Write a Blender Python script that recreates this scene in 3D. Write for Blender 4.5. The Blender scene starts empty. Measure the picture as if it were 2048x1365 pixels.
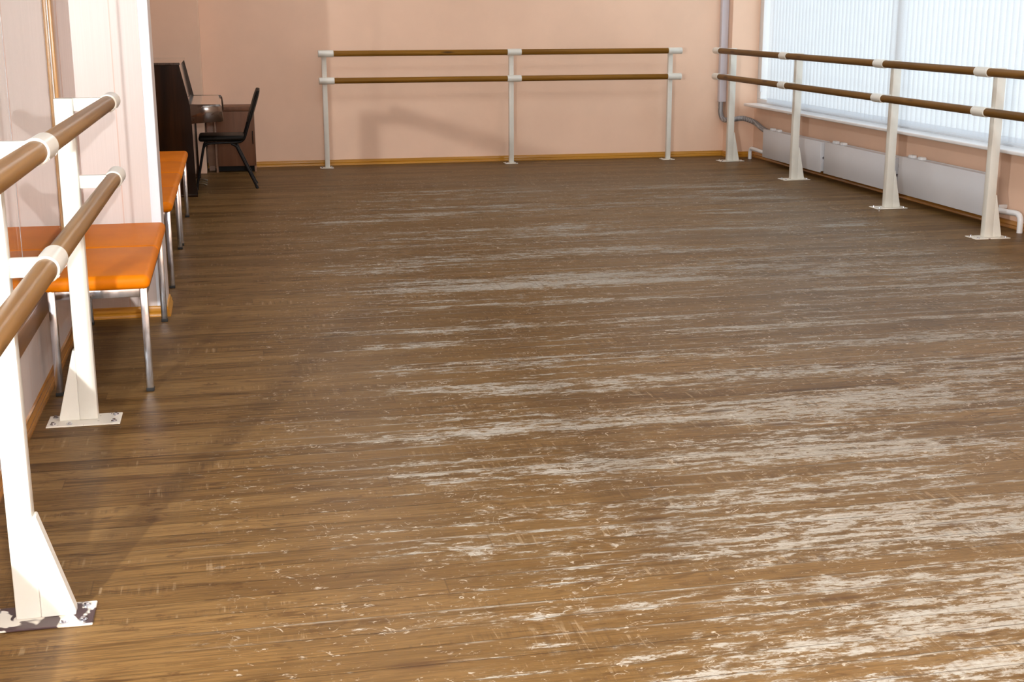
import bpy, bmesh, math, random
from mathutils import Vector, Matrix
random.seed(4)
S = bpy.context.scene
COL = S.collection

# ------------------------------------------------------------------ helpers
def link(o):
    COL.objects.link(o); return o

def tag(o, label=None, cat=None, group=None, kind=None):
    if label: o['label'] = label
    if cat: o['category'] = cat
    if group: o['group'] = group
    if kind: o['kind'] = kind
    return o

def empty(name, loc, label=None, cat=None, group=None, rz=0.0):
    o = bpy.data.objects.new(name, None)
    o.empty_display_size = 0.1
    o.location = loc; o.rotation_euler = (0, 0, rz)
    link(o)
    return tag(o, label, cat, group)

class MB:
    """collects shapes and links them as ONE mesh object"""
    def __init__(self): self.bm = bmesh.new()
    def _merge(self, b):
        me = bpy.data.meshes.new('tmp'); b.to_mesh(me); b.free()
        self.bm.from_mesh(me); bpy.data.meshes.remove(me)
    def box(self, x0, x1, y0, y1, z0, z1, bev=0.0, seg=2, mat=None):
        b = bmesh.new()
        bmesh.ops.create_cube(b, size=1.0)
        for v in b.verts:
            v.co = Vector((x0 + (v.co.x + .5) * (x1 - x0), y0 + (v.co.y + .5) * (y1 - y0), z0 + (v.co.z + .5) * (z1 - z0)))
        if bev > 0:
            bmesh.ops.bevel(b, geom=list(b.edges), offset=bev, segments=seg, profile=.5, affect='EDGES')
        if mat is not None: b.transform(mat)
        self._merge(b); return self
    def prism(self, pts, axis, a, c, bev=0.0, seg=1):
        """polygon pts in the plane across `axis`, extruded from a to c"""
        def P(p, t):
            if axis == 'y': return (p[0], t, p[1])
            if axis == 'x': return (t, p[0], p[1])
            return (p[0], p[1], t)
        b = bmesh.new()
        lo = [b.verts.new(P(p, a)) for p in pts]; hi = [b.verts.new(P(p, c)) for p in pts]
        n = len(pts)
        b.faces.new(lo); b.faces.new(hi[::-1])
        for i in range(n): b.faces.new((lo[i], hi[i], hi[(i + 1) % n], lo[(i + 1) % n]))
        bmesh.ops.recalc_face_normals(b, faces=b.faces)
        if bev > 0: bmesh.ops.bevel(b, geom=list(b.edges), offset=bev, segments=seg, profile=.5, affect='EDGES')
        self._merge(b); return self
    def cyl(self, p, q, r, n=24, r2=None, caps=True):
        p = Vector(p); q = Vector(q); d = q - p; L = d.length
        b = bmesh.new()
        bmesh.ops.create_cone(b, cap_ends=caps, segments=n, radius1=r, radius2=r if r2 is None else r2, depth=L)
        M = Matrix.Translation((p + q) / 2) @ d.to_track_quat('Z', 'Y').to_matrix().to_4x4()
        b.transform(M); self._merge(b); return self
    def ring(self, p, q, r0, r1, n=32):
        """hollow sleeve from p to q"""
        p = Vector(p); q = Vector(q); d = (q - p)
        M = d.to_track_quat('Z', 'Y').to_matrix().to_4x4()
        b = bmesh.new(); loops = []
        bv = min(.003, (r1 - r0) * .5)
        prof = [(r0, 0), (r1 - bv, 0), (r1, bv), (r1, d.length - bv), (r1 - bv, d.length), (r0, d.length)]
        for (r, t) in prof:
            loops.append([b.verts.new(p + M.to_3x3() @ Vector((r * math.cos(k * 2 * math.pi / n), r * math.sin(k * 2 * math.pi / n), t))) for k in range(n)])
        m = len(prof)
        for i in range(m):
            A = loops[i]; B = loops[(i + 1) % m]
            for k in range(n): b.faces.new((A[k], A[(k + 1) % n], B[(k + 1) % n], B[k]))
        bmesh.ops.recalc_face_normals(b, faces=b.faces)
        self._merge(b); return self
    def tube(self, pts, r, n=14, rad=None, arc=6):
        """round tube along a polyline, corners rounded with radius rad"""
        P = [Vector(p) for p in pts]
        if rad:
            Q = [P[0]]
            for i in range(1, len(P) - 1):
                a = (P[i - 1] - P[i]); c = (P[i + 1] - P[i])
                t = min(rad, a.length * .48, c.length * .48)
                A = P[i] + a.normalized() * t; C = P[i] + c.normalized() * t
                for k in range(arc + 1):
                    u = k / arc
                    Q.append((1 - u) ** 2 * A + 2 * u * (1 - u) * P[i] + u * u * C)
            Q.append(P[-1]); P = Q
        b = bmesh.new(); loops = []; prev = None
        for i, p in enumerate(P):
            d = (P[min(i + 1, len(P) - 1)] - P[max(i - 1, 0)]).normalized()
            if prev is None:
                ref = Vector((0, 0, 1)) if abs(d.z) < .9 else Vector((1, 0, 0))
                u = d.cross(ref).normalized()
            else:
                u = (prev - d * prev.dot(d)).normalized()
            prev = u; w = d.cross(u)
            rr = r[i] if isinstance(r, (list, tuple)) else r
            loops.append([b.verts.new(p + rr * (math.cos(k * 2 * math.pi / n) * u + math.sin(k * 2 * math.pi / n) * w)) for k in range(n)])
        for A, B in zip(loops, loops[1:]):
            for k in range(n): b.faces.new((A[k], A[(k + 1) % n], B[(k + 1) % n], B[k]))
        b.faces.new(loops[0][::-1]); b.faces.new(loops[-1])
        bmesh.ops.recalc_face_normals(b, faces=b.faces)
        self._merge(b); return self
    def build(self, name, mat, parent=None, smooth=True, origin=None):
        bm = self.bm
        me = bpy.data.meshes.new(name)
        o = bpy.data.objects.new(name, me)
        if parent is not None:
            org = Vector(parent_world(parent))
            bm.transform(Matrix.Translation(-org))
            o.parent = parent
        elif origin is not None:
            bm.transform(Matrix.Translation(-Vector(origin))); o.location = origin
        bm.to_mesh(me); bm.free()
        me.materials.append(mat)
        if smooth:
            me.polygons.foreach_set('use_smooth', [True] * len(me.polygons))
            try: me.set_sharp_from_angle(angle=math.radians(35))
            except Exception: pass
        link(o)
        return o

def parent_world(o):
    v = Vector(o.location)
    while o.parent:
        o = o.parent; v += Vector(o.location)
    return v

def copy_tree(o, parent=None):
    c = o.copy(); link(c)
    if parent is not None: c.parent = parent
    for ch in list(o.children): copy_tree(ch, c)
    return c

# ------------------------------------------------------------------ materials
def srgb(r, g, b):
    def f(c):
        c /= 255.0
        return c / 12.92 if c <= .04045 else ((c + .055) / 1.055) ** 2.4
    return (f(r), f(g), f(b), 1.0)

class NT:
    def __init__(self, name):
        self.m = bpy.data.materials.new(name); self.m.use_nodes = True
        self.t = self.m.node_tree; self.t.nodes.clear()
        self.out = self.t.nodes.new('ShaderNodeOutputMaterial')
        self._co = None
    def n(self, typ, **kw):
        nd = self.t.nodes.new(typ)
        for k, v in kw.items(): setattr(nd, k, v)
        return nd
    def l(self, a, b): self.t.links.new(a, b)
    def inp(self, nd, key, v):
        if hasattr(v, 'is_linked') or isinstance(v, bpy.types.NodeSocket): self.l(v, nd.inputs[key])
        else: nd.inputs[key].default_value = v
    def co(self, kind='Object'):
        if self._co is None: self._co = self.n('ShaderNodeTexCoord')
        return self._co.outputs[kind]
    def mapv(self, scale, loc=(0, 0, 0), rot=(0, 0, 0), vec=None):
        m = self.n('ShaderNodeMapping')
        m.inputs['Scale'].default_value = scale; m.inputs['Location'].default_value = loc; m.inputs['Rotation'].default_value = rot
        self.l(vec if vec is not None else self.co(), m.inputs['Vector']); return m.outputs['Vector']
    def noise(self, vec, scale=1.0, detail=4.0, rough=.5, dist=0.0):
        nd = self.n('ShaderNodeTexNoise'); self.l(vec, nd.inputs['Vector'])
        nd.inputs['Scale'].default_value = scale; nd.inputs['Detail'].default_value = detail
        nd.inputs['Roughness'].default_value = rough; nd.inputs['Distortion'].default_value = dist
        return nd.outputs['Fac']
    def math(self, op, a, b=0.0, c=0.0, clamp=False):
        nd = self.n('ShaderNodeMath', operation=op); nd.use_clamp = clamp
        self.inp(nd, 0, a); self.inp(nd, 1, b)
        if op in ('MULTIPLY_ADD', 'COMPARE', 'SMOOTH_MIN'): self.inp(nd, 2, c)
        return nd.outputs[0]
    def rng(self, v, a, b, c=0.0, d=1.0, smooth=True):
        nd = self.n('ShaderNodeMapRange'); nd.interpolation_type = 'SMOOTHSTEP' if smooth else 'LINEAR'
        self.inp(nd, 'Value', v)
        nd.inputs['From Min'].default_value = a; nd.inputs['From Max'].default_value = b
        nd.inputs['To Min'].default_value = c; nd.inputs['To Max'].default_value = d
        return nd.outputs['Result']
    def mix(self, f, a, b, mode='MIX'):
        nd = self.n('ShaderNodeMix', data_type='RGBA', blend_type=mode)
        self.inp(nd, 0, f); self.inp(nd, 6, a); self.inp(nd, 7, b)
        return nd.outputs[2]
    def bsdf(self, color, rough=.5, metal=0.0, spec=.5, normal=None, coat=0.0, coat_rough=.1):
        p = self.n('ShaderNodeBsdfPrincipled')
        self.inp(p, 'Base Color', color); self.inp(p, 'Roughness', rough); self.inp(p, 'Metallic', metal)
        self.inp(p, 'Specular IOR Level', spec); self.inp(p, 'Coat Weight', coat); self.inp(p, 'Coat Roughness', coat_rough)
        if normal is not None: self.l(normal, p.inputs['Normal'])
        self.l(p.outputs[0], self.out.inputs['Surface']); return p
    def bump(self, h, strength=.3, dist=.01):
        b = self.n('ShaderNodeBump'); b.inputs['Strength'].default_value = strength; b.inputs['Distance'].default_value = dist
        self.l(h, b.inputs['Height']); return b.outputs['Normal']
    def xyz(self, vec=None):
        s = self.n('ShaderNodeSeparateXYZ'); self.l(vec if vec is not None else self.co(), s.inputs[0]); return s.outputs

def paint(name, col, rough=.5, spec=.4, var=.06, scale=3.0, bump=.0, coat=0.0):
    t = NT(name)
    n1 = t.noise(t.co(), scale, 5, .6)
    dark = tuple(c * (1 - var) for c in col[:3]) + (1,)
    lite = tuple(min(1, c * (1 + var)) for c in col[:3]) + (1,)
    c = t.mix(t.rng(n1, .3, .7), dark, lite)
    nm = None
    if bump: nm = t.bump(t.noise(t.co(), 140, 3, .6), bump, .002)
    t.bsdf(c, rough, 0, spec, nm, coat)
    return t.m

def wood(name, c1, c2, axis='x', rough=.35, knots=True, fine=60, coat=0.0, spec=.5, knot_col=(.06, .028, .01, 1)):
    t = NT(name)
    k = {'x': (1.3, fine, fine), 'y': (fine, 1.3, fine), 'z': (fine, fine, 1.3)}[axis]
    g = t.noise(t.mapv(k), .5, 6, .6, .6)
    k2 = {'x': (.5, 9, 9), 'y': (9, .5, 9), 'z': (9, 9, .5)}[axis]
    g2 = t.noise(t.mapv(k2), 1.0, 3, .5, 1.5)
    c = t.mix(t.rng(g, .3, .7), c1, c2)
    c = t.mix(t.rng(g2, .35, .75, 0, .55), c, tuple(x * .55 for x in c1[:3]) + (1,))
    if knots:
        k3 = {'x': (2.2, 11, 11), 'y': (11, 2.2, 11), 'z': (11, 11, 2.2)}[axis]
        v = t.n('ShaderNodeTexVoronoi'); t.l(t.mapv(k3, (3.3, 1.7, 2.2)), v.inputs['Vector']); v.inputs['Scale'].default_value = 1.0
        c = t.mix(t.rng(v.outputs['Distance'], .05, .2, .85, 0.0), c, knot_col)
    t.bsdf(c, rough, 0, spec, t.bump(g, .15, .002), coat)
    return t.m

M = {}
M['wall_pink'] = paint('pink_wall_paint', (.82, .575, .43, 1), .55, .3, .035, 1.3, .12)
M['ceiling'] = paint('white_ceiling_paint', (.80, .79, .77, 1), .8, .2, .02)
M['black_wall'] = paint('black_paint', (.012, .012, .012, 1), .9, .0, .02)
M['white_metal'] = paint('cream_white_enamel', (.72, .71, .65, 1), .3, .5, .03, 8)
M['white_plastic'] = paint('white_plastic', (.80, .82, .84, 1), .35, .5, .02)
M['sill'] = paint('white_sill_laminate', (.88, .89, .91, 1), .25, .5, .02)
M['radiator'] = paint('white_radiator_enamel', (.66, .68, .72, 1), .35, .5, .02)
M['duct'] = paint('lilac_white_duct_plastic', (.64, .62, .68, 1), .4, .4, .02)
M['trim_white'] = paint('white_corner_plastic', (.80, .84, .92, 1), .35, .5, .02)
M['black_metal'] = paint('black_enamel', (.004, .004, .005, 1), .3, .18, .1)
M['black_vinyl'] = paint('black_vinyl', (.006, .0045, .003, 1), .45, .12, .1, 30)
M['black_rubber'] = paint('black_rubber', (.012, .012, .012, 1), .7, .3, .1)
M['dark_slot'] = paint('dark_slot', (.10, .06, .035, 1), .7, .3, .1)
M['brass'] = paint('brass', (.10, .06, .025, 1), .3, .4, .1)
M['bar_wood'] = wood('varnished_pine_bar', (.19, .083, .010, 1), (.28, .135, .020, 1), 'x', .4, True, 40, spec=.12)
M['bar_wood_y'] = wood('varnished_pine_bar_lengthwise', (.19, .090, .022, 1), (.28, .150, .045, 1), 'y', .36, True, 40, spec=.2)
M['bar_wood_backlit'] = wood('backlit_varnished_bar_lengthwise', (.13, .060, .010, 1), (.19, .090, .020, 1), 'y', .4, True, 40, spec=.12)  # same pine as the other bars, backlit darkness put into its colour
M['base_wood'] = wood('varnished_baseboard_pine', (.42, .185, .018, 1), (.54, .26, .03, 1), 'x', .3, False, 50, .1, spec=.25)
M['base_wood_y'] = wood('varnished_baseboard_pine_lengthwise', (.34, .14, .03, 1), (.48, .22, .045, 1), 'y', .2, False, 50, .3)
M['frame_wood'] = wood('stained_frame_pine', (.36, .17, .04, 1), (.50, .26, .075, 1), 'z', .3, False, 50)
M['frame_wood_y_shaded'] = wood('shaded_stained_frame_pine_lengthwise', (.22, .10, .025, 1), (.33, .16, .045, 1), 'y', .3, False, 50)  # same pine as the stiles, with the rail's shade put into the colour
M['piano_wood'] = wood('dark_piano_veneer', (.010, .0035, .0012, 1), (.032, .011, .003, 1), 'z', .15, False, 22, .06, spec=.12)
M['piano_wood_y'] = wood('dark_piano_veneer_lengthwise', (.030, .013, .007, 1), (.07, .034, .02, 1), 'y', .12, False, 22, 1.0, spec=.5)
M['cab_wood'] = wood('walnut_laminate', (.150, .064, .034, 1), (.195, .088, .048, 1), 'z', .45, False, 18, 0.0, spec=.2)
M['cab_edge'] = wood('pale_laminate_edge', (.30, .17, .11, 1), (.36, .21, .14, 1), 'x', .4, False, 18, 0.0)

def _chrome():
    t = NT('chrome')
    n1 = t.noise(t.mapv((25, 25, 6)), 1.0, 4, .6)
    c = t.mix(t.rng(n1, .3, .7), (.52, .56, .64, 1), (.74, .78, .86, 1))
    t.bsdf(c, t.rng(n1, .2, .8, .10, .26), 1.0)
    return t.m
M['chrome'] = _chrome()

def _orange():
    t = NT('orange_leatherette')
    n1 = t.noise(t.co(), 5, 4, .55)
    c = t.mix(t.rng(n1, .3, .7), (.58, .150, .001, 1), (.64, .175, .002, 1))
    t.bsdf(c, .5, 0, .10, t.bump(t.noise(t.co(), 260, 2, .5), .12, .001))
    return t.m
M['orange'] = _orange()

def _pvc():
    # wood-grained pale pink plastic panels, joint every 25 cm, on whichever wall they hang
    t = NT('pale_pink_wall_panel')
    x, y, z = t.xyz()
    s = t.math('ADD', x, y)
    comb = t.n('ShaderNodeCombineXYZ'); t.l(s, comb.inputs[0]); t.l(z, comb.inputs[2])
    g = t.noise(t.mapv((150, 1, 1.2), vec=comb.outputs[0]), 1.0, 3, .5)
    c = t.mix(t.rng(g, .3, .7), (.57, .50, .475, 1), (.60, .53, .505, 1))
    f = t.math('FRACT', t.math('DIVIDE', t.math('SUBTRACT', s, 6.453 - 10 + .0), .25))
    j = t.math('LESS_THAN', t.math('ABSOLUTE', t.math('SUBTRACT', f, .5)), .488)
    c = t.mix(j, (.55, .40, .34, 1), c)
    t.bsdf(c, .35, 0, .4)
    return t.m
M['pvc'] = _pvc()

def _mirror():
    t = NT('part_transparent_mirror')
    g = t.n('ShaderNodeBsdfGlossy'); g.inputs['Color'].default_value = (.93, .92, .90, 1); g.inputs['Roughness'].default_value = 0.0
    tr = t.n('ShaderNodeBsdfTransparent')
    mx = t.n('ShaderNodeMixShader'); mx.inputs[0].default_value = .2  # plain mirror made partly see-through, to pass the added lamp
    t.l(g.outputs[0], mx.inputs[1]); t.l(tr.outputs[0], mx.inputs[2]); t.l(mx.outputs[0], t.out.inputs['Surface'])
    return t.m
M['mirror'] = _mirror()

def _glass():
    t = NT('window_glass')
    g = t.n('ShaderNodeBsdfGlossy'); g.inputs['Roughness'].default_value = 0.0
    tr = t.n('ShaderNodeBsdfTransparent'); tr.inputs['Color'].default_value = (.96, .98, .98, 1)
    mx = t.n('ShaderNodeMixShader'); mx.inputs[0].default_value = .06
    t.l(tr.outputs[0], mx.inputs[1]); t.l(g.outputs[0], mx.inputs[2]); t.l(mx.outputs[0], t.out.inputs['Surface'])
    return t.m
M['glass'] = _glass()

def _blind(name, col, amt):
    t = NT(name)
    n1 = t.noise(t.mapv((60, 60, 400)), 1.0, 3, .5)
    c = t.mix(t.rng(n1, .3, .7), tuple(x * .96 for x in col[:3]) + (1,), col)
    d = t.n('ShaderNodeBsdfDiffuse'); t.l(c, d.inputs['Color'])
    tr = t.n('ShaderNodeBsdfTranslucent'); t.l(c, tr.inputs['Color'])
    mx = t.n('ShaderNodeMixShader'); mx.inputs[0].default_value = amt
    t.l(d.outputs[0], mx.inputs[1]); t.l(tr.outputs[0], mx.inputs[2]); t.l(mx.outputs[0], t.out.inputs['Surface'])
    return t.m
M['blind'] = _blind('white_blind_fabric', (.93, .95, .97, 1), .72)
M['blind_weight'] = _blind('doubled_blind_fabric', (.88, .91, .945, 1), .66)

def _hose():
    t = NT('grey_pipe_lagging')
    x, y, z = t.xyz()
    w = t.n('ShaderNodeTexWave'); w.inputs['Scale'].default_value = 22; w.inputs['Distortion'].default_value = 3
    t.l(t.co(), w.inputs['Vector'])
    c = t.mix(t.rng(w.outputs['Fac'], .2, .8), (.20, .20, .21, 1), (.38, .38, .40, 1))
    t.bsdf(c, .45, .3, .5, t.bump(w.outputs['Fac'], .3, .004))
    return t.m
M['hose'] = _hose()

def _plate_chipped():
    t = NT('chipped_white_enamel')
    n1 = t.noise(t.mapv((14, 14, 14)), 1.0, 2, .5, .6)
    c = t.mix(t.rng(n1, .46, .50), (.74, .70, .62, 1), (.045, .022, .025, 1))
    t.bsdf(c, .35, 0, .5)
    return t.m
M['plate_chipped'] = _plate_chipped()
def _plate_spot():
    t = NT('spotted_white_enamel')
    n1 = t.noise(t.mapv((40, 40, 40)), 1.0, 2, .5, .3)
    c = t.mix(t.rng(n1, .66, .69), (.72, .68, .60, 1), (.10, .045, .03, 1))
    t.bsdf(c, .35, 0, .5)
    return t.m
M['plate_spot'] = _plate_spot()

def _floor():
    t = NT('worn_plank_floor')
    x, y, z = t.xyz()
    W = .098
    row = t.math('FLOOR', t.math('DIVIDE', y, W))
    fy = t.math('FRACT', t.math('DIVIDE', y, W))
    wn = t.n('ShaderNodeTexWhiteNoise', noise_dimensions='1D'); t.l(row, wn.inputs['W'])
    rnd = wn.outputs['Value']
    # boards are about 4.6 m long, joints staggered
    xs = t.math('DIVIDE', t.math('MULTIPLY_ADD', rnd, 9.7, x), 4.6)
    seg = t.math('FLOOR', xs)
    cv = t.n('ShaderNodeCombineXYZ'); t.l(row, cv.inputs[0]); t.l(seg, cv.inputs[1])
    wn2 = t.n('ShaderNodeTexWhiteNoise', noise_dimensions='2D'); t.l(cv.outputs[0], wn2.inputs['Vector'])
    brd = wn2.outputs['Value']
    # per-board shifted coordinates, so the grain breaks at the joints
    off = t.n('ShaderNodeCombineXYZ'); t.l(t.math('MULTIPLY', brd, 31.0), off.inputs[0]); t.l(t.math('MULTIPLY', brd, 17.0), off.inputs[2])
    va = t.n('ShaderNodeVectorMath', operation='ADD'); t.l(t.co(), va.inputs[0]); t.l(off.outputs[0], va.inputs[1])
    V = va.outputs[0]
    grain = t.noise(t.mapv((1.5, 38, 1), vec=V), 1.0, 8, .66, 1.0)
    band = t.noise(t.mapv((.9, 10, 1), vec=V), 1.0, 4, .55, .8)
    fine = t.noise(t.mapv((7, 170, 1), vec=V), 1.0, 4, .65)
    fleck = t.noise(t.mapv((7, 26, 1), (1, 6, 0)), 1.0, 5, .68, .7)
    c = t.mix(t.rng(grain, .33, .67), (.048, .022, .005, 1), (.245, .138, .046, 1))
    c = t.mix(t.rng(band, .42, .72, 0, .60), c, (.080, .040, .012, 1))
    c = t.mix(t.rng(brd, .1, .9, 0, .50, False), c, (.27, .160, .060, 1))
    c = t.mix(t.rng(fine, .42, .64, .0, .50), c, (.045, .018, .004, 1))
    c = t.mix(t.rng(fleck, .55, .66, .0, .68), c, (.050, .021, .006, 1))
    # where dancers wear the floor: away from the left wall and from the window wall
    big = t.noise(t.mapv((.30, .42, 1), (3.1, 0.4, 0)), 1.0, 4, .55)
    wob = t.math('MULTIPLY', t.math('SUBTRACT', big, .5), 1.6)
    inL = t.rng(t.math('ADD', t.math('MULTIPLY_ADD', y, -.06, x), wob), -.72, .50)
    inR = t.rng(t.math('MULTIPLY_ADD', wob, .25, x), 4.50, 4.98, 1.0, 0.0)
    inF = t.rng(y, 11.4, 13.4, 1.0, .15)
    reg = t.math('MULTIPLY', t.math('MULTIPLY', inL, inR), inF)
    right = t.rng(t.math('MULTIPLY_ADD', y, .10, x), 1.9, 4.0, 0.0, 1.0)
    # blotchy tint over the worn region, turning greyer towards the right
    tint = t.math('MULTIPLY', reg, t.rng(big, .30, .66, .15, .62))
    c = t.mix(tint, c, t.mix(right, (.108, .057, .015, 1), (.150, .108, .068, 1)))
    c = t.mix(t.rng(grain, .50, .64, 0, .48), c, (.065, .029, .007, 1))
    # bare, whitish wood: ragged patches along the boards
    p1 = t.noise(t.mapv((.50, 2.6, 1), (1.3, 7.1, 0)), 1.0, 3, .5, .3)
    p2 = t.noise(t.mapv((1.5, 12, 1)), 1.0, 7, .66, .6)
    p3 = t.noise(t.mapv((8, 40, 1)), 1.0, 6, .74, .8)
    p4 = t.noise(t.mapv((26, 60, 1), (4, 4, 0)), 1.0, 5, .75, 1.0)
    p5 = t.noise(t.mapv((5, 10, 1), (8, 2, 0)), 1.0, 7, .74, .9)
    w = t.math('MULTIPLY', p1, .40)
    w = t.math('MULTIPLY_ADD', p2, .26, w)
    w = t.math('MULTIPLY_ADD', p3, .32, w)
    w = t.math('MULTIPLY_ADD', p4, .25, w)
    w = t.math('MULTIPLY_ADD', p5, .25, w)
    w = t.math('MULTIPLY_ADD', t.math('SUBTRACT', rnd, .5), .095, w)
    edge = t.math('ABSOLUTE', t.math('SUBTRACT', fy, .5))        # boards wear first along their edges
    w = t.math('MULTIPLY_ADD', t.rng(edge, .26, .5), .035, w)
    w = t.math('MULTIPLY_ADD', t.math('SUBTRACT', reg, 1.0), .20, w)
    near = t.rng(y, 3.0, 8.5, .003, -.034)                        # the door end of the hall is the most worn
    w = t.math('ADD', w, near)
    w = t.math('MULTIPLY_ADD', t.math('SUBTRACT', fleck, .5), -.24, w)
    worn = t.math('MULTIPLY', t.rng(w, .752, .800), t.rng(p4, .36, .54, .45, 1.0))
    # thin bare lines along the board edges
    lw = t.noise(t.mapv((.75, 2.0, 1), (9, 4, 0), vec=V), 1.0, 4, .6)
    lines = t.math('MULTIPLY', t.math('MULTIPLY', t.rng(edge, .36, .46), t.rng(lw, .53, .62)), t.math('MULTIPLY', reg, t.rng(p3, .40, .56, .15, .85)))
    worn = t.math('MAXIMUM', worn, lines)
    haze = t.rng(w, .69, .77, 0, .26)
    white = t.mix(right, (.36, .34, .295, 1), (.29, .275, .245, 1))
    white = t.mix(t.rng(fine, .45, .64, 0, .55), white, (.22, .165, .11, 1))
    white = t.mix(t.rng(p2, .35, .65, .35, 0), white, (.27, .215, .15, 1))
    c = t.mix(haze, c, (.20, .145, .085, 1))
    c = t.mix(worn, c, white)
    # curly hair-line scratches and small chips
    s1 = t.noise(t.mapv((9, 13, 1), (0, 9, 0)), 1.0, 2, .5, 1.4)
    line = t.rng(t.math('ABSOLUTE', t.math('SUBTRACT', s1, .5)), .004, .013, 1.0, 0.0)
    sm = t.noise(t.mapv((5, 8, 1), (5, 1, 0)), 1.0, 5, .75)
    scr = t.math('MULTIPLY', line, t.rng(sm, .54, .62))
    s2 = t.noise(t.mapv((13, 8, 1), (3, 5, 0), (0, 0, .7)), 1.0, 1, .5, .8)
    line2 = t.rng(t.math('ABSOLUTE', t.math('SUBTRACT', s2, .5)), .003, .010, 1.0, 0.0)
    scr = t.math('MAXIMUM', scr, t.math('MULTIPLY', line2, t.rng(p5, .56, .64)))
    ch = t.noise(t.mapv((26, 46, 1), (2, 2, 0)), 1.0, 4, .65, .4)
    chip = t.math('MULTIPLY', t.rng(ch, .62, .66), t.rng(sm, .42, .56))
    mark = t.math('MULTIPLY', t.math('MAXIMUM', scr, chip), t.rng(reg, .06, .42))
    c = t.mix(t.math('MULTIPLY', mark, .75), c, (.47, .42, .345, 1))
    # saw marks across the boards
    tick = t.noise(t.mapv((64, 3.4, 1)), 1.0, 3, .55, .3)
    tm = t.noise(t.mapv((2.0, 10, 1), (7, 3, 0)), 1.0, 4, .6)
    tmm = t.rng(tm, .52, .64)
    c = t.mix(t.math('MULTIPLY', t.rng(tick, .52, .66, 0, .40), tmm), c, (.048, .024, .010, 1))
    c = t.mix(t.math('MULTIPLY', t.rng(tick, .34, .42, .35, 0), tmm), c, (.36, .27, .17, 1))
    # knots
    kv = t.n('ShaderNodeTexVoronoi'); t.l(t.mapv((1.5, 5.0, 1), (.3, .8, 0)), kv.inputs['Vector']); kv.inputs['Scale'].default_value = 1.0
    kn = t.math('ADD', kv.outputs['Distance'], t.math('MULTIPLY', t.math('SUBTRACT', grain, .5), .30))
    c = t.mix(t.rng(kn, .03, .15, .70, 0.0), c, (.060, .026, .008, 1))
    # gaps between the boards
    gap = t.rng(edge, .470, .496)
    bj = t.rng(t.math('ABSOLUTE', t.math('SUBTRACT', t.math('FRACT', xs), .5)), .4993, .4998)
    c = t.mix(t.math('MULTIPLY', gap, t.rng(band, .35, .6, .25, .75)), c, (.03, .014, .006, 1))
    c = t.mix(t.math('MULTIPLY', bj, .35), c, (.03, .014, .006, 1))
    h = t.math('MULTIPLY_ADD', gap, -1.0, t.math('MULTIPLY', grain, .3))
    rough = t.rng(worn, 0, 1, .42, .65)
    t.bsdf(c, rough, 0, .09, t.bump(h, .25, .003))
    return t.m
M['floor'] = _floor()

# ------------------------------------------------------------------ measures (metres)
H_CAM = 1.55
XL = -.827        # left wall
XM = -.830        # mirror face
YF = 13.90        # far wall
XR = 5.52         # window wall
YB = -2.6         # wall behind the photographer
ZC = 3.05
PY0, PY1, PX = 7.03, 7.34, -.395   # partition pier

def structure(o): o['kind'] = 'structure'; return o

# ------------------------------------------------------------------ room shell
structure(MB().box(-3.2, 5.9, YB - .2, YF + .3, -.10, 0).build('floor', M['floor'], smooth=False))
structure(MB().box(-3.2, 5.9, YB - .2, YF + .3, ZC, ZC + .12).build('ceiling', M['ceiling'], smooth=False))
structure(MB().box(-3.2, 5.9, YF, YF + .2, 0, ZC).build('wall_far', M['wall_pink'], smooth=False))
structure(MB().box(-3.2, 5.9, YB - .2, YB, 0, ZC).build('wall_back', M['wall_pink'], smooth=False))
wl = MB()
MZ0, MZ1, MY0, MY1 = .40, 2.35, -2.2, 6.73      # mirror opening, cut through the wall for the added lamp
wl.box(XL - .12, XL, YB, PY0 + .1, 0, MZ0 - .02)
wl.box(XL - .12, XL, YB, PY0 + .1, MZ1 + .02, ZC)
wl.box(XL - .12, XL, YB, MY0 - .02, MZ0 - .02, MZ1 + .02)
wl.box(XL - .12, XL, MY1 + .02, PY0 + .1, MZ0 - .02, MZ1 + .02)
structure(wl.build('wall_left', M['pvc'], smooth=False))
structure(MB().box(-1.15, -1.0, PY1, YF, 0, ZC).build('wall_alcove', M['wall_pink'], smooth=False))
structure(MB().box(-3.2, PX, PY0, PY1, 0, ZC).build('wall_partition', M['pvc'], smooth=False))
structure(MB().box(-1.0, -.283, 13.45, YF, 0, ZC, .004).build('wall_corner', M['wall_pink'], smooth=False))
# added black box behind the mirror, unseen, housing the mirrored-flash lamp
st = MB()
st.box(-3.2, -3.1, YB, PY0, 0, ZC)
st.box(-3.1, XL - .12, YB, YB + .03, 0, ZC)
st.box(-3.1, XL - .12, PY0 - .03, PY0, 0, ZC)
st.box(-3.1, XL - .12, YB + .03, PY0 - .03, 0, .01)
st.box(-3.1, XL - .12, YB + .03, PY0 - .03, ZC - .01, ZC)
for (za, zb) in ((MZ0 - .02, MZ0 - .012), (MZ1 + .012, MZ1 + .02)): st.box(XL - .121, XM - .0065, MY0 - .02, MY1 + .02, za, zb)
for (ya, yb) in ((MY0 - .02, MY0 - .012), (MY1 + .012, MY1 + .02)): st.box(XL - .121, XM - .0065, ya, yb, MZ0 - .012, MZ1 + .012)
structure(st.build('wall_added_lamp_box', M['black_wall'], smooth=False))

# window wall with the far corner pier
WY0, WY1, WZ0, WZ1 = 7.2, 13.73, .555, 2.75
wr = MB()
wr.box(XR, XR + .32, YB, WY1, 0, WZ0)                 # under the window
wr.box(XR, XR + .32, YB, WY1, WZ1, ZC)                # above it
wr.box(XR, XR + .32, YB, WY0, WZ0, WZ1)              # this side of it
structure(wr.build('wall_right', M['wall_pink'], smooth=False))

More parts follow.
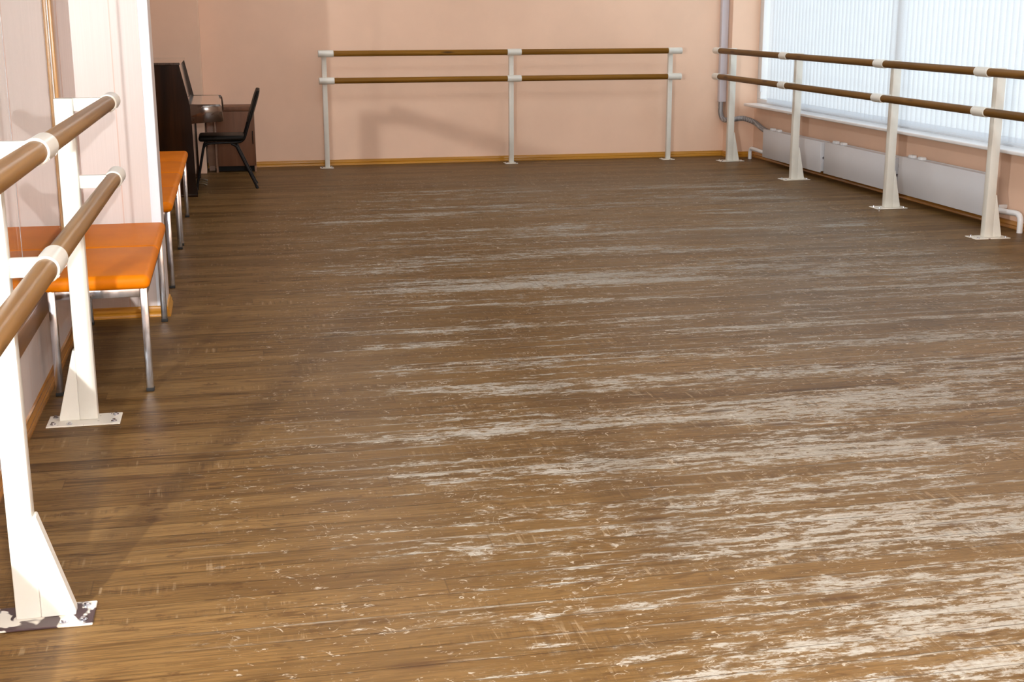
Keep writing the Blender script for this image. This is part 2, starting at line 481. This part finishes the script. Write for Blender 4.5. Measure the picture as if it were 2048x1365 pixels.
structure(MB().box(5.235, XR + .32, WY1, YF, 0, ZC, .003).build('wall_pier', M['wall_pink'], smooth=False))   # pier in the far corner
# window
win = structure(empty('window_1', (5.60, (WY0 + WY1) / 2, WZ0)))
f = MB()
fx0, fx1 = 5.542, 5.645
f.box(fx0, fx1, WY0, WY1, WZ0, WZ0 + .07, .004); f.box(fx0, fx1, WY0, WY1, WZ1 - .07, WZ1, .004)
ys = [WY0, 10.58, WY1]
for k, yy in enumerate(ys):
    a = min(max(yy - .05, WY0), WY1 - .10)
    f.box(fx0, fx1, a, a + .10, WZ0 + .07, WZ1 - .07, .004)
f.build('frame', M['white_plastic'], win)
g = MB()
for a, b in zip(ys, ys[1:]):
    g.box(5.608, 5.612, a + .04, b - .04, WZ0 + .06, WZ1 - .06)
g.build('glass', M['glass'], win, smooth=False)
h = MB(); h.box(5.522, 5.545, 13.60, 13.625, .70, .81, .004); h.build('hinge', M['radiator'], win)
sl = MB(); sl.box(5.365, 5.542, WY0 - .03, 13.66, .552, .580, .008, 3)
sl.build('window_sill', M['sill'], win)
sb = MB(); sb.box(5.43, 5.52, 12.62, 12.635, .535, .552); sb.box(5.50, 5.52, 12.60, 12.64, .46, .552, .003)
sb.build('sill_bracket', M['white_plastic'], win)

# baseboards (moulded strip)
PROF = [(0, 0), (.020, 0), (.020, .012), (.014, .022), (.016, .030), (.010, .042), (.008, .052), (0, .056)]
def base_y(name, x, sgn, y0, y1, mat):   # runs along Y on a wall at x; sgn = direction into the room
    structure(MB().prism([(x + sgn * p[0], p[1]) for p in PROF], 'y', y0, y1).build(name, mat))
def base_x(name, y, x0, x1, mat):        # runs along X on a wall facing -Y
    structure(MB().prism([(y - p[0], p[1]) for p in PROF], 'x', x0, x1).build(name, mat))
base_y('baseboard_left', XL, 1, YB, PY0, M['base_wood_y'])
base_y('baseboard_right', XR, -1, YB, WY1, M['base_wood_y'])
base_x('baseboard_far', YF, -.283, 5.235, M['base_wood'])
b = MB()
b.prism([(PY0 - p[0], p[1]) for p in PROF], 'x', XL, PX + .0)
b.prism([(PX + p[0], p[1]) for p in PROF], 'y', PY0 - .02, PY1)
structure(b.build('baseboard_partition', M['base_wood']))
b = MB()
b.prism([(5.235 - p[0], p[1]) for p in PROF], 'y', WY1 - .02, YF)
b.prism([(WY1 - p[0], p[1]) for p in PROF], 'x', 5.215, XR)
structure(b.build('baseboard_pier', M['base_wood']))
# white plastic angle on the partition corner
t_ = MB()
t_.box(PX - .045, PX + .003, PY0 - .004, PY0, .056, ZC, .001)
t_.box(PX, PX + .003, PY0 - .003, PY0 + .04, .056, ZC, .001)
structure(t_.build('trim_1', M['trim_white']))

# ------------------------------------------------------------------ mirror
mir = empty('wall_mirror', (XL, 2.2, MZ0), 'wood-framed wall mirror on the left wall behind the barre, reflecting an orange bench', 'mirror')
joints = [MY0, -.95, .32, 1.59, 2.86, 4.13, 5.37, MY1]
for a, c in zip(joints, joints[1:]):
    MB().box(XM - .006, XM, a, c, MZ0, MZ1).build('mirror_panel', M['mirror'], mir, smooth=False)
for a in joints[1:-1]:
    MB().box(XM - .0005, XM + .001, a - .0014, a + .0014, MZ0, MZ1).build('joint_strip', M['hose'], mir)
fz = .085
fr = MB(); fr.box(XL, -.810, MY0 - fz, MY1 + .075, MZ0 - fz, MZ0 + .008, .004); fr.build('frame_rail', M['frame_wood_y_shaded'], mir)
fr = MB(); fr.box(XL, -.810, MY0 - fz, MY1 + .075, MZ1 - .008, MZ1 + fz, .004); fr.build('frame_rail', M['frame_wood_y_shaded'], mir)
fr = MB(); fr.box(XL, -.810, MY1 - .008, MY1 + .075, MZ0 + .008, MZ1 - .008, .004); fr.build('frame_stile', M['frame_wood'], mir)
fr = MB(); fr.box(XL, -.810, MY0 - fz, MY0 + .005, MZ0 + .008, MZ1 - .008, .004); fr.build('frame_stile', M['frame_wood'], mir)

# ------------------------------------------------------------------ ballet barres
BR, SR = .0285, .034
def bolts(parent, pts, z=.006, r=.011):
    for (bx, by) in pts:
        mb = MB()
        mb.cyl((bx, by, z - .001), (bx, by, z + .003), r, 16)
        mb.cyl((bx, by, z + .002), (bx, by, z + .009), r * .6, 6)
        mb.build('bolt', M['chrome'], parent)

def post(root, x, y, w, d, top, plate, gus, arms, arm_to, mat_plate, boltpts, axis='x'):
    """steel post with a base plate, a triangular gusset and arms out to the bars"""
    p = MB(); p.box(x - w / 2, x + w / 2, y - d / 2, y + d / 2, .006, top, .004)
    P = p.build('post', M['white_metal'], root)
    MB().box(plate[0], plate[1], plate[2], plate[3], 0, .006, .002, 1).build('base_plate', mat_plate, P)
    bolts(P, boltpts)
    if gus is not None:
        gx, gh = gus
        s = 1 if gx > x else -1
        e = x + s * w / 2
        MB().prism([(e, .006), (gx, .006), (gx, .02), (e + s * .008, gh), (e, gh)], 'y', y - d / 2 + .002, y + d / 2 - .008, .002).build('gusset', M['white_metal'], P)
    for z in arms:
        m = MB()
        if axis == 'x':
            a, c = sorted((x, arm_to)); m.box(a, c, y - .012, y + .012, z - .024, z + .024, .002)
        else:
            a, c = sorted((y, arm_to)); m.box(x - .012, x + .012, a, c, z - .024, z + .024, .002)
        m.build('bracket', M['white_metal'], P)
    return P

def rail(root, p, q, mat):
    MB().cyl(p, q, BR, 28).build('rail', mat, root)
def sleeve(root, p, q, screws):
    s = MB().ring(p, q, BR - .001, SR).build('sleeve', M['white_metal'], root)
    if screws:
        for (c, nrm) in screws:
            m = MB(); m.cyl(Vector(c) - Vector(nrm) * .003, Vector(c) + Vector(nrm) * .0015, .0045, 10)
            m.build('screw', M['radiator'], s)

# --- left barre (rails run along Y, bolted to the floor in front of the mirror)
LB = empty('ballet_barre', (-.6, 4.3, 0), 'nearest double wooden ballet barre on cream posts, in front of the left wall mirror', 'ballet barre')
def lx(y): return -.4705 + (y - 3.39) * .0055
def lzu(y): return 1.2225 - (y - 3.39) * .0032
def lzl(y): return .9355 - (y - 3.39) * .0028
post(LB, -.5925, 3.42, .063, .05, lzu(3.42) + .024, (-.705, -.427, 3.335, 3.478), (-.474, .288), (lzu(3.42), lzl(3.42)), lx(3.42) - .02, M['plate_chipped'],
     [(-.452, 3.36), (-.452, 3.45), (-.50, 3.355), (-.68, 3.36), (-.68, 3.45)])
post(LB, -.612, 5.215, .068, .05, lzu(5.2) + .024, (-.766, -.491, 5.122, 5.268), (-.722, .285), (lzu(5.2), lzl(5.2)), lx(5.2) - .02, M['plate_spot'],
     [(-.742, 5.15), (-.742, 5.24), (-.68, 5.145), (-.515, 5.15), (-.515, 5.24)])
for zf in (lzu, lzl):
    P = lambda y: (lx(y), y, zf(y))
    rail(LB, P(1.55), P(3.43), M['bar_wood_y']); rail(LB, P(3.43), P(5.42), M['bar_wood_y'])
    for a, c in ((3.37, 3.545), (5.24, 5.425)):
        pa, pc = P(a), P(c)
        q = []
        for yy in (a + .02, c - .02):
            k = P(yy); nn = Vector((.8, 0, -.6)); q.append((Vector(k) + nn * SR, nn))
        sleeve(LB, pa, pc, q)

# --- far barre
FB = empty('ballet_barre', (2.72, 13.66, 0), 'double wooden ballet barre on three cream posts against the pink far wall', 'ballet barre')
for x, arms in ((.911, 0), (2.82, 0), (4.53, 0)):
    post(FB, x, 13.665, .048, .045, 1.155, (x - .075, x + .06, 13.60, 13.73), None, (1.14, .876), 13.60, M['plate_spot'],
         [(x - .055, 13.62), (x + .045, 13.62), (x - .055, 13.71), (x + .045, 13.71)], axis='y')
YBAR = 13.595
for z in (1.1395, .8745):
    rail(FB, (.87, YBAR, z), (2.84, YBAR, z), M['bar_wood'])
    rail(FB, (2.84, YBAR, z), (4.60, YBAR, z), M['bar_wood'])
    for a, c in ((.852, 1.004), (2.766, 2.912), (4.482, 4.632)):
        sleeve(FB, (a, YBAR, z), (c, YBAR, z), [((xx, YBAR - SR, z), (0, -1, 0)) for xx in (a + .022, c - .022)])

# --- window-side barre
RB = empty('ballet_barre', (5.1, 10.0, 0), 'long double wooden ballet barre on cream posts beside the window blinds and radiators', 'ballet barre')
XBAR = 4.987
for y, dx in ((13.37, 0), (11.73, .015), (9.83, .005), (8.345, 0), (6.75, 0)):
    x = 5.115 + dx
    post(RB, x, y, .065, .055, 1.165, (x - .125, x + .14, y - .08, y + .07), (x + .098, .30), (1.14, .8745), XBAR, M['plate_spot'],
         [(x - .095, y - .055), (x - .095, y + .045), (x + .115, y - .055), (x + .115, y + .045)])
for z in (1.1395, .8745):
    cuts = [13.52, 11.70, 9.80, 8.32, 6.2]
    for a, c in zip(cuts, cuts[1:]): rail(RB, (XBAR, c, z), (XBAR, a, z), M['bar_wood_backlit'])
    for a, c in ((13.40, 13.55), (11.645, 11.80), (9.75, 9.91), (8.255, 8.415)):
        sleeve(RB, (XBAR, a, z), (XBAR, c, z), [((XBAR - SR * .8, yy, z - .0 + SR * .6), (-.8, 0, .6)) for yy in (a + .022, c - .022)])

# ------------------------------------------------------------------ benches
def make_bench(loc):
    B = empty('bench', loc)
    x0, y0 = loc[0], loc[1]
    L, Wd = 1.455, .425
    s = MB()
    s.box(x0, x0 + Wd, y0, y0 + L / 2, .447, .508, .026, 5)
    s.box(x0, x0 + Wd, y0 + L / 2 - .004, y0 + L, .447, .508, .026, 5)
    s.build('seat', M['orange'], B)
    for xx in (x0 + .015, x0 + Wd - .046):
        for yy in (y0 + .055, y0 + L - .085):
            lg = MB().box(xx, xx + .03, yy, yy + .03, .014, .449, .003).build('leg', M['chrome'], B)
            MB().box(xx - .001, xx + .031, yy - .001, yy + .031, 0, .016, .002).build('foot_cap', M['black_rubber'], lg)
    for yy in (y0 + .057, y0 + L - .083):
        MB().box(x0 + .045, x0 + Wd - .046, yy, yy + .026, .406, .447, .003).build('apron_rail', M['chrome'], B)
    for xx in (x0 + .017, x0 + Wd - .044):
        MB().box(xx, xx + .026, y0 + .085, y0 + L - .085, .406, .447, .003).build('apron_rail', M['chrome'], B)
    return B
GB = 'orange upholstered benches along the left side'
b1 = tag(make_bench((-.795, 5.515, 0)), 'nearest orange bench with chrome legs, under the left barre', 'bench', GB)
b2 = copy_tree(b1); b2.location = (-.79, 7.70, 0)
tag(b2, 'middle orange bench, starting just behind the pale partition', 'bench')
b3 = copy_tree(b1); b3.location = (-.785, 9.165, 0)
tag(b3, 'farthest orange bench, the one ending beside the dark piano', 'bench')

# ------------------------------------------------------------------ piano
PN = empty('upright_piano', (-.6, 12.4, 0), 'dark brown upright piano standing against the alcove wall, side panel to the viewer', 'piano')
PB = -.93; Y0, Y1 = 11.72, 13.10
sideprof = [(PB, .02), (-.333, .02), (-.333, .055), (-.345, .10), (-.350, .60), (-.358, .785), (-.428, 1.115), (PB, 1.115)]
for (a, c) in ((Y0, Y0 + .04), (Y1 - .04, Y1)):
    MB().prism(sideprof, 'y', a, c, .003).build('side_panel', M['piano_wood'], PN)
MB().box(PB, -.335, Y0, Y0 + .045, 0, .022, .002).build('plinth', M['piano_wood'], PN)
MB().box(PB, -.335, Y1 - .045, Y1, 0, .022, .002).build('plinth', M['piano_wood'], PN)
MB().prism([(PB - .01, 1.113), (-.42, 1.113), (-.42, 1.133), (PB - .01, 1.133)], 'y', Y0 - .008, Y1 + .008, .004).build('lid', M['piano_wood_y'], PN)
MB().prism([(-.385, .79), (-.445, 1.115), (-.47, 1.115), (-.41, .79)], 'y', Y0 + .04, Y1 - .04, .002).build('music_desk', M['piano_wood_y'], PN)
MB().prism([(-.36, .09), (-.39, .09), (-.39, .62), (-.36, .62)], 'y', Y0 + .04, Y1 - .04, .002).build('lower_panel', M['piano_wood_y'], PN)
MB().box(-.40, -.37, Y0 + .04, Y1 - .04, .0, .09).build('bottom_board', M['piano_wood_y'], PN)
cheek = [(-.36, .622), (-.088, .640), (-.085, .66), (-.095, .765), (-.110, .782), (-.36, .786)]
for (a, c) in ((Y0 + .002, Y0 + .05), (Y1 - .05, Y1 - .002)):
    MB().prism(cheek, 'y', a, c, .004, 2).build('key_cheek', M['piano_wood_y'], PN)
MB().box(-.40, -.10, Y0 + .05, Y1 - .05, .632, .66, .003).build('keybed', M['piano_wood_y'], PN)
MB().prism([(-.40, .77), (-.14, .77), (-.118, .75), (-.112, .66), (-.100, .66), (-.105, .758), (-.13, .781), (-.40, .783)], 'y', Y0 + .05, Y1 - .05, .002).build('fallboard', M['piano_wood_y'], PN)
MB().box(-.386, -.384, Y0 + .04, Y1 - .04, .783, .79).build('hinge_strip', M['brass'], PN)
for yy in (12.28, 12.44, 12.60):
    MB().tube([(-.36, yy, .05), (-.30, yy, .045), (-.265, yy, .03)], [.008, .011, .013], 10).build('pedal', M['brass'], PN)

# ------------------------------------------------------------------ chair
CH = empty('stacking_chair', (-.1, 12.37, 0), 'black metal-framed chair with padded seat, drawn up to the piano', 'chair')
for s, yy in ((1, 12.185), (-1, 12.535)):
    MB().tube([(-.352, yy, .012), (-.268, yy, .412), (.075, yy, .418), (.222, yy, .868)], .0115, 12, .055).build('side_frame', M['black_metal'], CH)
    rl = MB().tube([(-.03, yy, .405), (.01, yy, .385), (.176, yy, .012)], .0115, 12, .03).build('rear_leg', M['black_metal'], CH)
    MB().cyl((.171, yy, .022), (.181, yy, 0), .0145, 12).build('foot_cap', M['black_rubber'], rl)
    MB().cyl((-.350, yy, .022), (-.354, yy, 0), .0145, 12).build('foot_cap', M['black_rubber'], CH)
MB().cyl((-.03, 12.185, .405), (-.03, 12.535, .405), .009, 10).build('cross_bar', M['black_metal'], CH)
MB().cyl((-.25, 12.185, .41), (-.25, 12.535, .41), .009, 10).build('cross_bar', M['black_metal'], CH)
sb_ = MB(); sb_.box(-.315, .085, 12.165, 12.555, .428, .478, .022, 4); sb_.build('seat', M['black_vinyl'], CH)
# backrest: padded, gently bowed, narrower at the top
bk = bmesh.new()
def backpt(u, v, side):
    z = .575 + .30 * v
    half = (.185 + .01 * math.sin(v * math.pi)) * (1 - .35 * max(0, (v - .72) / .28) ** 2.2)
    y = 12.36 + u * half
    x = .117 + (z - .56) * .327 + .02 * (1 - u * u) - .006
    th = .019 * (1 - .6 * abs(u) ** 4) * (1 - .6 * abs(2 * v - 1) ** 6)
    return (x - side * th, y, z - side * .004)
N1, N2 = 12, 12
grid = {}
for sd in (1, -1):
    for i in range(N1 + 1):
        for j in range(N2 + 1):
            grid[sd, i, j] = bk.verts.new(backpt(-1 + 2 * i / N1, j / N2, sd))
    for i in range(N1):
        for j in range(N2):
            bk.faces.new((grid[sd, i, j], grid[sd, i + 1, j], grid[sd, i + 1, j + 1], grid[sd, i, j + 1]))
for i in range(N1):
    for j in (0, N2): bk.faces.new((grid[1, i, j], grid[1, i + 1, j], grid[-1, i + 1, j], grid[-1, i, j]))
for j in range(N2):
    for i in (0, N1): bk.faces.new((grid[1, i, j], grid[1, i, j + 1], grid[-1, i, j + 1], grid[-1, i, j]))
bmesh.ops.recalc_face_normals(bk, faces=bk.faces)
mb = MB(); mb._merge(bk); mb.build('backrest', M['black_vinyl'], CH)

# ------------------------------------------------------------------ cabinet
CB = empty('cabinet', (0, 13.7, 0), 'low brown laminate cabinet against the far wall, half hidden behind the black chair', 'cabinet')
cy0, cy1 = 13.50, 13.875
MB().box(-.192, -.172, cy0 + .004, cy1, 0, .600, .001).build('side_panel', M['cab_edge'], CB)
MB().box(.180, .200, cy0 + .004, cy1, 0, .600, .001).build('side_panel', M['cab_edge'], CB)
MB().box(-.172, .180, cy0 + .02, cy1, .075, .598).build('carcass', M['cab_wood'], CB)
MB().box(-.205, .205, cy0 - .012, cy1, .600, .640, .003).build('cabinet_top', M['cab_wood'], CB)
dr = MB().box(-.172, .196, cy0 - .012, cy0 + .004, .062, .596, .002).build('door', M['cab_wood'], CB)
MB().box(.172, .180, cy0 - .028, cy0 - .012, .275, .405, .003).build('handle', M['black_metal'], dr)
MB().box(-.172, .18, cy0 + .12, cy0 + .13, 0, .075).build('kick_board', M['black_rubber'], CB)
MB().box(-.268, -.196, 13.66, cy1, .05, .60, .003).box(-.262, -.205, 13.68, cy1, 0, .05).build('side_unit', M['cab_edge'], CB)

# ------------------------------------------------------------------ radiators and pipes
def radiator(y0, y1, label, z0=.060, z1=.347, side=False):
    xf = 5.385
    R = empty('radiator', (xf + .05, (y0 + y1) / 2, z0), label, 'radiator', 'panel radiators under the window')
    MB().box(xf, xf + .014, y0, y1, z0, z1, .004).build('front_panel', M['radiator'], R)
    n = int((y1 - y0) / .025); A = []; C = []
    for k in range(n + 1):
        yy = y0 + .02 + k * (y1 - y0 - .04) / n
        xx = xf + .022 if k % 2 else xf + .072
        A.append((xx, yy)); C.append((xx + .003, yy))
    MB().prism(A + C[::-1], 'z', z0 + .02, z1 - .012).build('convector_sheet', M['radiator'], R, smooth=False)
    MB().box(xf + .080, xf + .094, y0, y1, z0, z1, .004).build('back_panel', M['radiator'], R)
    MB().box(xf + .012, xf + .082, y0 + .004, y1 - .004, z1 - .010, z1 - .004, .001).build('top_grille', M['radiator'], R)
    for (a, c, nm) in ((y0 + .0, y0 + .008, 'end_cover'), (y1 - .008, y1, 'end_cover')):
        ec = MB().box(xf + .012, xf + .082, a, c, z0 + .012, z1 - .004, .001).build(nm, M['radiator'], R)
        if a < (y0 + y1) / 2:
            MB().box(xf + .040, xf + .072, y0 - .0015, y0 + .001, z1 - .085, z1 - .060).build('slot', M['dark_slot'], ec)
            MB().cyl((xf + .03, y0 - .004, z1 - .15), (xf + .03, y0 + .002, z1 - .15), .011, 14).build('plug', M['chrome'], ec)
    for yy in ((y1 - .14), (y1 - .30)):
        MB().box(xf + .045, xf + .085, yy, yy + .07, z1 - .01, z1 + .017, .004).build('wall_bracket', M['white_plastic'], R)
    for yy in (y0 + .2, y1 - .2):
        MB().box(xf + .090, XR, yy, yy + .03, z1 - .12, z1 - .08).build('hanger', M['white_plastic'], R)
    return R
radiator(11.71, 13.13, 'farthest white panel radiator under the window, next to the far corner')
radiator(10.265, 11.63, 'middle white panel radiator of the row under the window', .062, .354)
radiator(8.87, 10.19, 'nearest white panel radiator under the window, at the right photo edge', .066, .372)

tag(MB().tube([(5.40, 13.505, 0), (5.40, 13.505, .118), (5.43, 13.12, .095)], .020, 16, .05).build('radiator_pipe', M['white_plastic'], origin=(5.40, 13.5, 0)),
    'white pipe bending from the floor to the farthest radiator near the corner', 'pipe')
lp = MB(); lp.tube([(5.43, 8.875, .125), (5.43, 8.72, .125), (5.45, 8.47, .135), (5.45, 8.47, 0)], .021, 16, .06)
lp.cyl((5.43, 8.86, .125), (5.43, 8.80, .125), .027, 16)
lpo = tag(lp.build('radiator_pipe', M['white_plastic'], origin=(5.45, 8.47, 0)),
    'white pipe bending from the nearest radiator down to the floor', 'pipe')
wb = MB(); wb.box(5.46, XR, 8.76, 8.78, .13, .16, .003); wb.build('pipe_clip', M['white_plastic'], lpo)

DU = tag(MB().box(5.155, 5.232, 13.835, YF, .585, ZC, .005).build('pipe_casing', M['duct'], origin=(5.19, 13.87, .585)),
         'pale lilac plastic pipe casing running up the far right corner', 'pipe casing')
tag(MB().tube([(5.185, 13.865, .60), (5.185, 13.862, .455), (5.19, 13.80, .395), (5.215, 13.68, .400), (5.26, 13.64, .412), (5.35, 13.64, .425), (5.43, 13.50, .395), (5.44, 13.28, .335), (5.44, 13.12, .315)],
              .027, 18, .07).build('lagged_pipe', M['hose'], origin=(5.19, 13.86, .4)),
    'grey lagged pipe curving from the corner pipe casing to the farthest radiator', 'pipe')

# ------------------------------------------------------------------ vertical blinds
def blind(y0, y1, label):
    B = empty('vertical_blind', (5.50, (y0 + y1) / 2, .6), label, 'blind')
    MB().box(5.475, 5.515, y0 - .02, y1 + .02, 2.90, 2.94, .004).build('headrail', M['white_plastic'], B)
    pitch = .0815; w = .089
    n = int(round((y1 - y0) / pitch))
    pz, tz = .603, 2.90
    vz = pz + .047                       # the fabric ends in a pocket with a weight
    proto = None
    for k in range(n + 1):
        yy = y0 + k * (y1 - y0) / n
        ang = math.radians(17 + random.uniform(-2.0, 2.0))
        if proto is None:
            b = bmesh.new(); NS = 6; ring = []
            for i in range(NS + 1):
                u = -w / 2 + w * i / NS
                bow = .006 * (1 - (2 * u / w) ** 2)
                ring.append([b.verts.new((bow + dx, u, z)) for dx in (0, .0006) for z in (vz, tz)])
            for A, C in zip(ring, ring[1:]):
                b.faces.new((A[0], C[0], C[1], A[1])); b.faces.new((A[2], A[3], C[3], C[2]))
                b.faces.new((A[1], C[1], C[3], A[3])); b.faces.new((A[0], A[2], C[2], C[0]))
            for A in (ring[0], ring[-1]): b.faces.new((A[0], A[1], A[3], A[2]))
            bmesh.ops.recalc_face_normals(b, faces=b.faces)
            me = bpy.data.meshes.new('vane'); b.to_mesh(me); b.free(); me.materials.append(M['blind'])
            me.polygons.foreach_set('use_smooth', [True] * len(me.polygons))
            try: me.set_sharp_from_angle(angle=math.radians(35))
            except Exception: pass
            wm = MB(); wm.box(.0015, .0105, -w / 2 + .001, w / 2 - .001, pz - .001, pz + .050, .0015, 1)
            me2 = bpy.data.meshes.new('weight'); wm.bm.to_mesh(me2); wm.bm.free(); me2.materials.append(M['blind_weight'])
            proto = (me, me2)
        v = link(bpy.data.objects.new('vane', proto[0])); v.parent = B
        v.location = (0, yy - (y0 + y1) / 2, -.6); v.rotation_euler = (0, 0, ang)
        wt = link(bpy.data.objects.new('weight', proto[1])); wt.parent = v
    for dx in (-.030, .028):
        MB().tube([(5.50 + dx, y0 - .02, .618), (5.50 + dx, y1 + .02, .618)], .0016, 6).build('bead_chain', M['white_plastic'], B)
blind(10.63, 13.28, 'white vertical blind over the far half of the window, nearest the corner')
blind(7.35, 10.52, 'white vertical blind over the near half of the window, cut by the photo edge')

# ------------------------------------------------------------------ light
def lamp(name, typ, loc, power, color=(1, 1, 1), size=None, size_y=None, rot=(0, 0, 0), radius=None):
    d = bpy.data.lights.new(name, typ); d.energy = power; d.color = color
    if typ == 'AREA':
        d.shape = 'RECTANGLE'; d.size = size; d.size_y = size_y
    if radius is not None: d.shadow_soft_size = radius
    o = link(bpy.data.objects.new(name, d)); o.location = loc; o.rotation_euler = rot
    return o
# added lamp behind the mirror, standing in for the flash reflected by it
fl = lamp('mirrored_flash_lamp', 'POINT', (-1.79, .05, 1.66), 28500, (1, .985, .96), radius=.03)
fl.data.cycles.use_multiple_importance_sampling = False
lamp('camera_flash', 'POINT', (.10, .05, 1.80), 540, (1, .985, .97), radius=.02).data.cycles.use_multiple_importance_sampling = False
# fluorescent ceiling lamps of the hall
for yy in (1.0, 4.0, 7.0, 10.0, 12.6):
    for xx in (.9, 3.9):
        lamp('ceiling_lamp', 'AREA', (xx, yy, ZC - .03), 22 if yy < 12 else 13, (.95, .985, 1), .35, 1.3)

w = bpy.data.worlds.new('overcast_sky'); S.world = w; w.use_nodes = True
bg = w.node_tree.nodes['Background']
bg.inputs['Color'].default_value = (.88, .95, 1.0, 1); bg.inputs['Strength'].default_value = 2.05

# ------------------------------------------------------------------ camera
f_px, pit, yaw, rol = 2660.1, .2436, .2037, -.0026
cyw, syw = math.cos(yaw), math.sin(yaw); cp, sp = math.cos(pit), math.sin(pit)
r = Vector((cyw, -syw, 0)); fw = Vector((syw * cp, cyw * cp, -sp)); up = r.cross(fw)
cr, sr = math.cos(rol), math.sin(rol)
R_, U_ = cr * r + sr * up, -sr * r + cr * up
cam = bpy.data.cameras.new('camera'); co = link(bpy.data.objects.new('camera', cam))
cam.sensor_width = 36; cam.lens = f_px / 2048 * 36; cam.clip_start = .05; cam.clip_end = 100
co.matrix_world = Matrix(((R_.x, U_.x, -fw.x, 0), (R_.y, U_.y, -fw.y, 0), (R_.z, U_.z, -fw.z, H_CAM), (0, 0, 0, 1)))
S.camera = co

S.cycles.caustics_reflective = False; S.cycles.caustics_refractive = False
S.cycles.max_bounces = 8; S.cycles.diffuse_bounces = 4; S.cycles.glossy_bounces = 4; S.cycles.transparent_max_bounces = 16
S.cycles.use_denoising = True
S.view_settings.view_transform = 'Standard'; S.view_settings.look = 'None'
S.view_settings.exposure = 0.0; S.view_settings.gamma = 1.0; S.view_settings.use_curve_mapping = False
